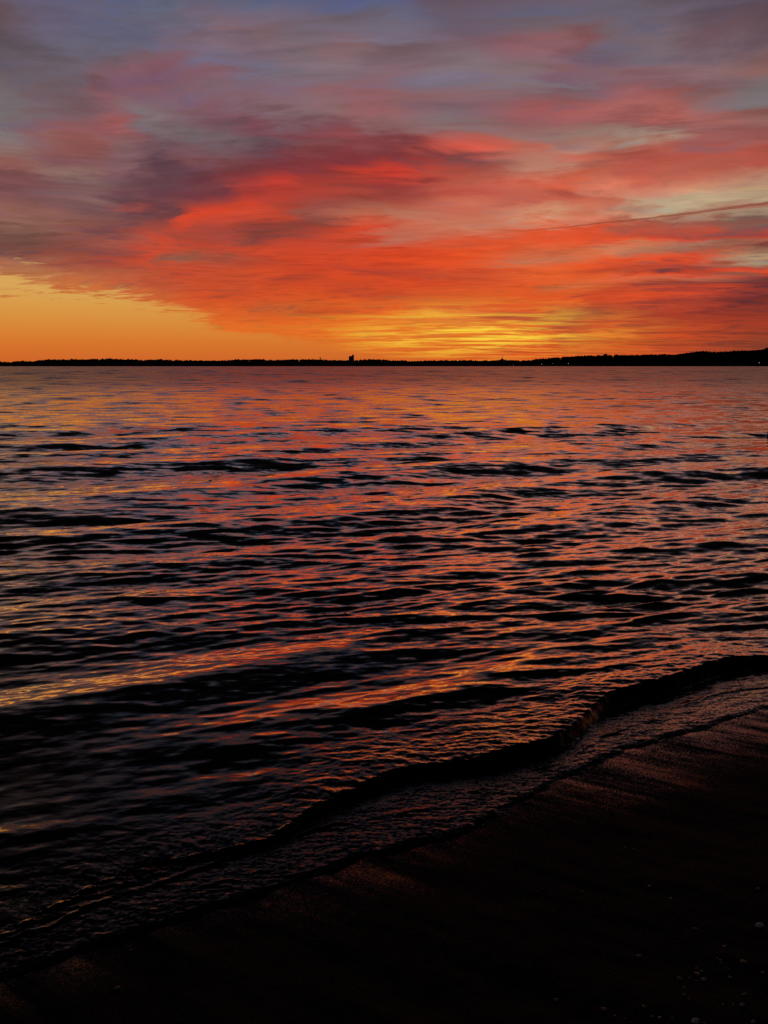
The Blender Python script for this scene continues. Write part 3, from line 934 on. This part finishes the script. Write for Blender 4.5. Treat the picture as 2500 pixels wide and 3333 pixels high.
cp = [(1560, 764), (1700, 752), (1850, 738), (2000, 722), (2150, 706), (2300, 687), (2400, 674), (2500, 660), (2650, 639), (2900, 600), (3300, 533)]
path, rd = [], []
qx = np.linspace(1560, 3300, 90)
qy = np.interp(qx, [p[0] for p in cp], [p[1] for p in cp])
for i, (x, y) in enumerate(zip(qx, qy)):
    d = np.array(ray(x, y))
    d = d / d[1] * 52000
    d[2] += EYE + 12 * math.sin(i * 1.7) + random.uniform(-12, 12)
    path.append(d)
    rd.append(np.interp(x, [1560, 1900, 2500, 3300], [26, 38, 76, 96]) * random.uniform(0.88, 1.12))
o0 = path[0].copy()
con = tube('contrail', [p - o0 for p in path], rd, m_con, None, 12)
con.location = tuple(o0)
tag(con, 'thin brownish contrail slanting across the pale gap in the clouds', 'contrail')

# ------------------------------------------------------------------ pebbles and grit on the sand
def stone_mesh(name, seed, sub=2):
    r = np.random.default_rng(seed)
    v, f = unit_ball(sub)
    k = r.normal(size=(5, 3))
    k /= np.linalg.norm(k, axis=1)[:, None]
    for q in k:                                   # flats and bulges
        d = v @ q
        v = v - q * np.maximum(d - r.uniform(0.55, 0.85), 0)[:, None] * 0.9
    v = v * (1 + 0.05 * r.normal(size=(len(v), 1))) * (1.0, r.uniform(0.6, 0.9), r.uniform(0.4, 0.65))
    me = bpy.data.meshes.new(name)
    me.from_pydata([tuple(map(float, q)) for q in v], [], [tuple(map(int, q)) for q in f])
    for p in me.polygons:
        p.use_smooth = True
    return me


m_peb = {'grey': plain('grey_pebble', (0.24, 0.24, 0.25), 0.55, 0.4, 0.4, 3.0), 'pale': plain('pale_shell', (0.42, 0.42, 0.41), 0.5, 0.4, 0.25, 3.0),
         'tan': plain('tan_pebble', (0.30, 0.19, 0.10), 0.55, 0.4, 0.4, 3.0), 'rose': plain('rose_pebble', (0.42, 0.24, 0.17), 0.5, 0.4, 0.4, 3.0)}
stones = {}
for c, mm in m_peb.items():
    for i in range(3):
        me = stone_mesh('pebble_' + c, 7 + i * 13 + len(c))
        me.materials.append(mm)
        stones[c, i] = me
GR = 'pebbles strewn over the black sand'
peb = [  # column, row, half width in photograph pixels, kind, label
 (2472, 3014, 12, 'pale', 'largest pale shell fragment, alone near the edge of the view'),
 (2263, 3327, 11, 'pale', 'pale angular pebble cut by the lower edge of the view'),
 (2291, 3190, 8, 'rose', 'bright rose pebble, lower of the close bright pair'),
 (2269, 3170, 8, 'rose', 'bright speckled rose pebble, upper of the close pair'),
 (2422, 3133, 10, 'tan', 'long tan pebble lying below the pale shell'),
 (2211, 3186, 8, 'tan', 'tan pebble beside the bright rose pair'),
 (2097, 3277, 6, 'tan', 'orange tan pebble near the lower edge'),
 (1967, 3286, 8, 'tan', 'flat tan pebble left of the orange one'),
 (1809, 3256, 7, 'tan', 'round tan pebble alone in the middle of the dark sand'),
 (2079, 3112, 7, 'rose', 'dull rose pebble alone above the scattered ones'),
 (2416, 3273, 7, 'grey', 'grey pebble below the long tan one'),
 (2484, 3167, 5, 'rose', 'small rose pebble at the edge of the view'),
 (2358, 3081, 5, 'rose', 'small rose pebble uphill of the grey group'),
 (383, 3216, 8, 'tan', 'lone tan pebble on the dark sand at the far left'),
 (2265, 3024, 6, 'grey', 'lone grey sliver left of the pale shell'),
 (2466, 2894, 6, 'grey', 'grey pebble highest up the sand near the edge'),
 (2452, 3328, 6, 'rose', 'rose pebble at the lower edge near the corner'),
]
small = [(2034, 2759), (2064, 2764), (2114, 2885), (2183, 2925), (2335, 3120), (2347, 3127), (2347, 3136), (2369, 3153), (2267, 3152), (2284, 3162), (2243, 3184), (2267, 3194), (2376, 3183),
         (2227, 3215), (2227, 3238), (2242, 3252), (2352, 3270), (2386, 3271), (2429, 3235), (2420, 3237), (2124, 3309), (2147, 3313), (2189, 3315), (2294, 3331), (2034, 3316), (2000, 3307), (1770, 2893), (1895, 2903), (425, 3093), (380, 3058)]
short = ['the pale shell', 'the pebble cut by the lower edge', 'the lower bright rose pebble', 'the upper bright rose pebble', 'the long tan pebble', 'the tan pebble beside the rose pair',
         'the orange tan pebble', 'the flat tan pebble', 'the lone round tan pebble', 'the lone dull rose pebble', 'the grey pebble', 'the edge rose pebble', 'the uphill rose pebble',
         'the far left tan pebble', 'the grey sliver', 'the topmost grey pebble', 'the corner rose pebble']
marks = [(q[0], q[1], nm) for q, nm in zip(peb, short)]
seen = {}
for (x, y) in sorted(small):
    kind = random.choice(['grey', 'grey', 'pale', 'tan'])
    mx_, my_, nm = min(marks, key=lambda q: math.hypot(q[0] - x, q[1] - y))
    ddx, ddy = x - mx_, y - my_
    where = ('right of' if ddx > 0 else 'left of') if abs(ddx) > abs(ddy) else ('below' if ddy > 0 else 'above')
    lab = 'small dim %s pebble %s %s' % (kind, where, nm)
    seen[lab] = seen.get(lab, 0) + 1
    if seen[lab] > 1:
        lab = ('second', 'third', 'fourth', 'fifth')[seen[lab] - 2] + ' ' + lab + ', counting rightwards'
    peb.append((x, y, random.uniform(3.2, 5.0), kind, lab))
for i, (px, py, hwid, kind, lab) in enumerate(peb):
    g = ground(px, py, 0.1)
    for _ in range(3):
        g = ground(px, py, sand_at(*g))
    dist = math.sqrt(g[0] ** 2 + g[1] ** 2 + EYE ** 2)
    o_ = bpy.data.objects.new('pebble', stones[kind, i % 3])
    r = hwid / F * dist
    o_.scale = (r, r, r * 0.95)
    o_.rotation_euler = (random.uniform(-.2, .2), random.uniform(-.2, .2), random.uniform(-0.5, 0.5))
    o_.location = (g[0], g[1], sand_at(*g) + r * 0.22)
    C.objects.link(o_)
    tag(o_, lab, 'pebble', GR)

# dark grit that nobody could count
m_grit = plain('dark_grit', (0.022, 0.020, 0.018), 0.8, 0.15, 0.5, 40.0)
gv0, gf0 = unit_ball(1)
gv, gf, c = [], [], 0
for i in range(2600):
    t, s = random.uniform(-1.6, 3.6), random.uniform(0.2, 1.95)
    x, y = TD * t + ND * s
    r = random.uniform(0.0012, 0.0045) * (1.6 if random.random() < 0.06 else 1)
    gv.append(gv0 * (1 + 0.18 * rng.normal(size=(len(gv0), 1))) * (r, r * 0.8, r * 0.55) + (x, y, sand_at(x, y) + r * 0.2))
    gf.append(gf0 + c)
    c += len(gv0)
gr = mesh_obj('gravel', np.concatenate(gv), np.concatenate(gf).astype(np.int32), m_grit)
tag(gr, 'fine dark grit scattered over the black sand', kind='stuff')
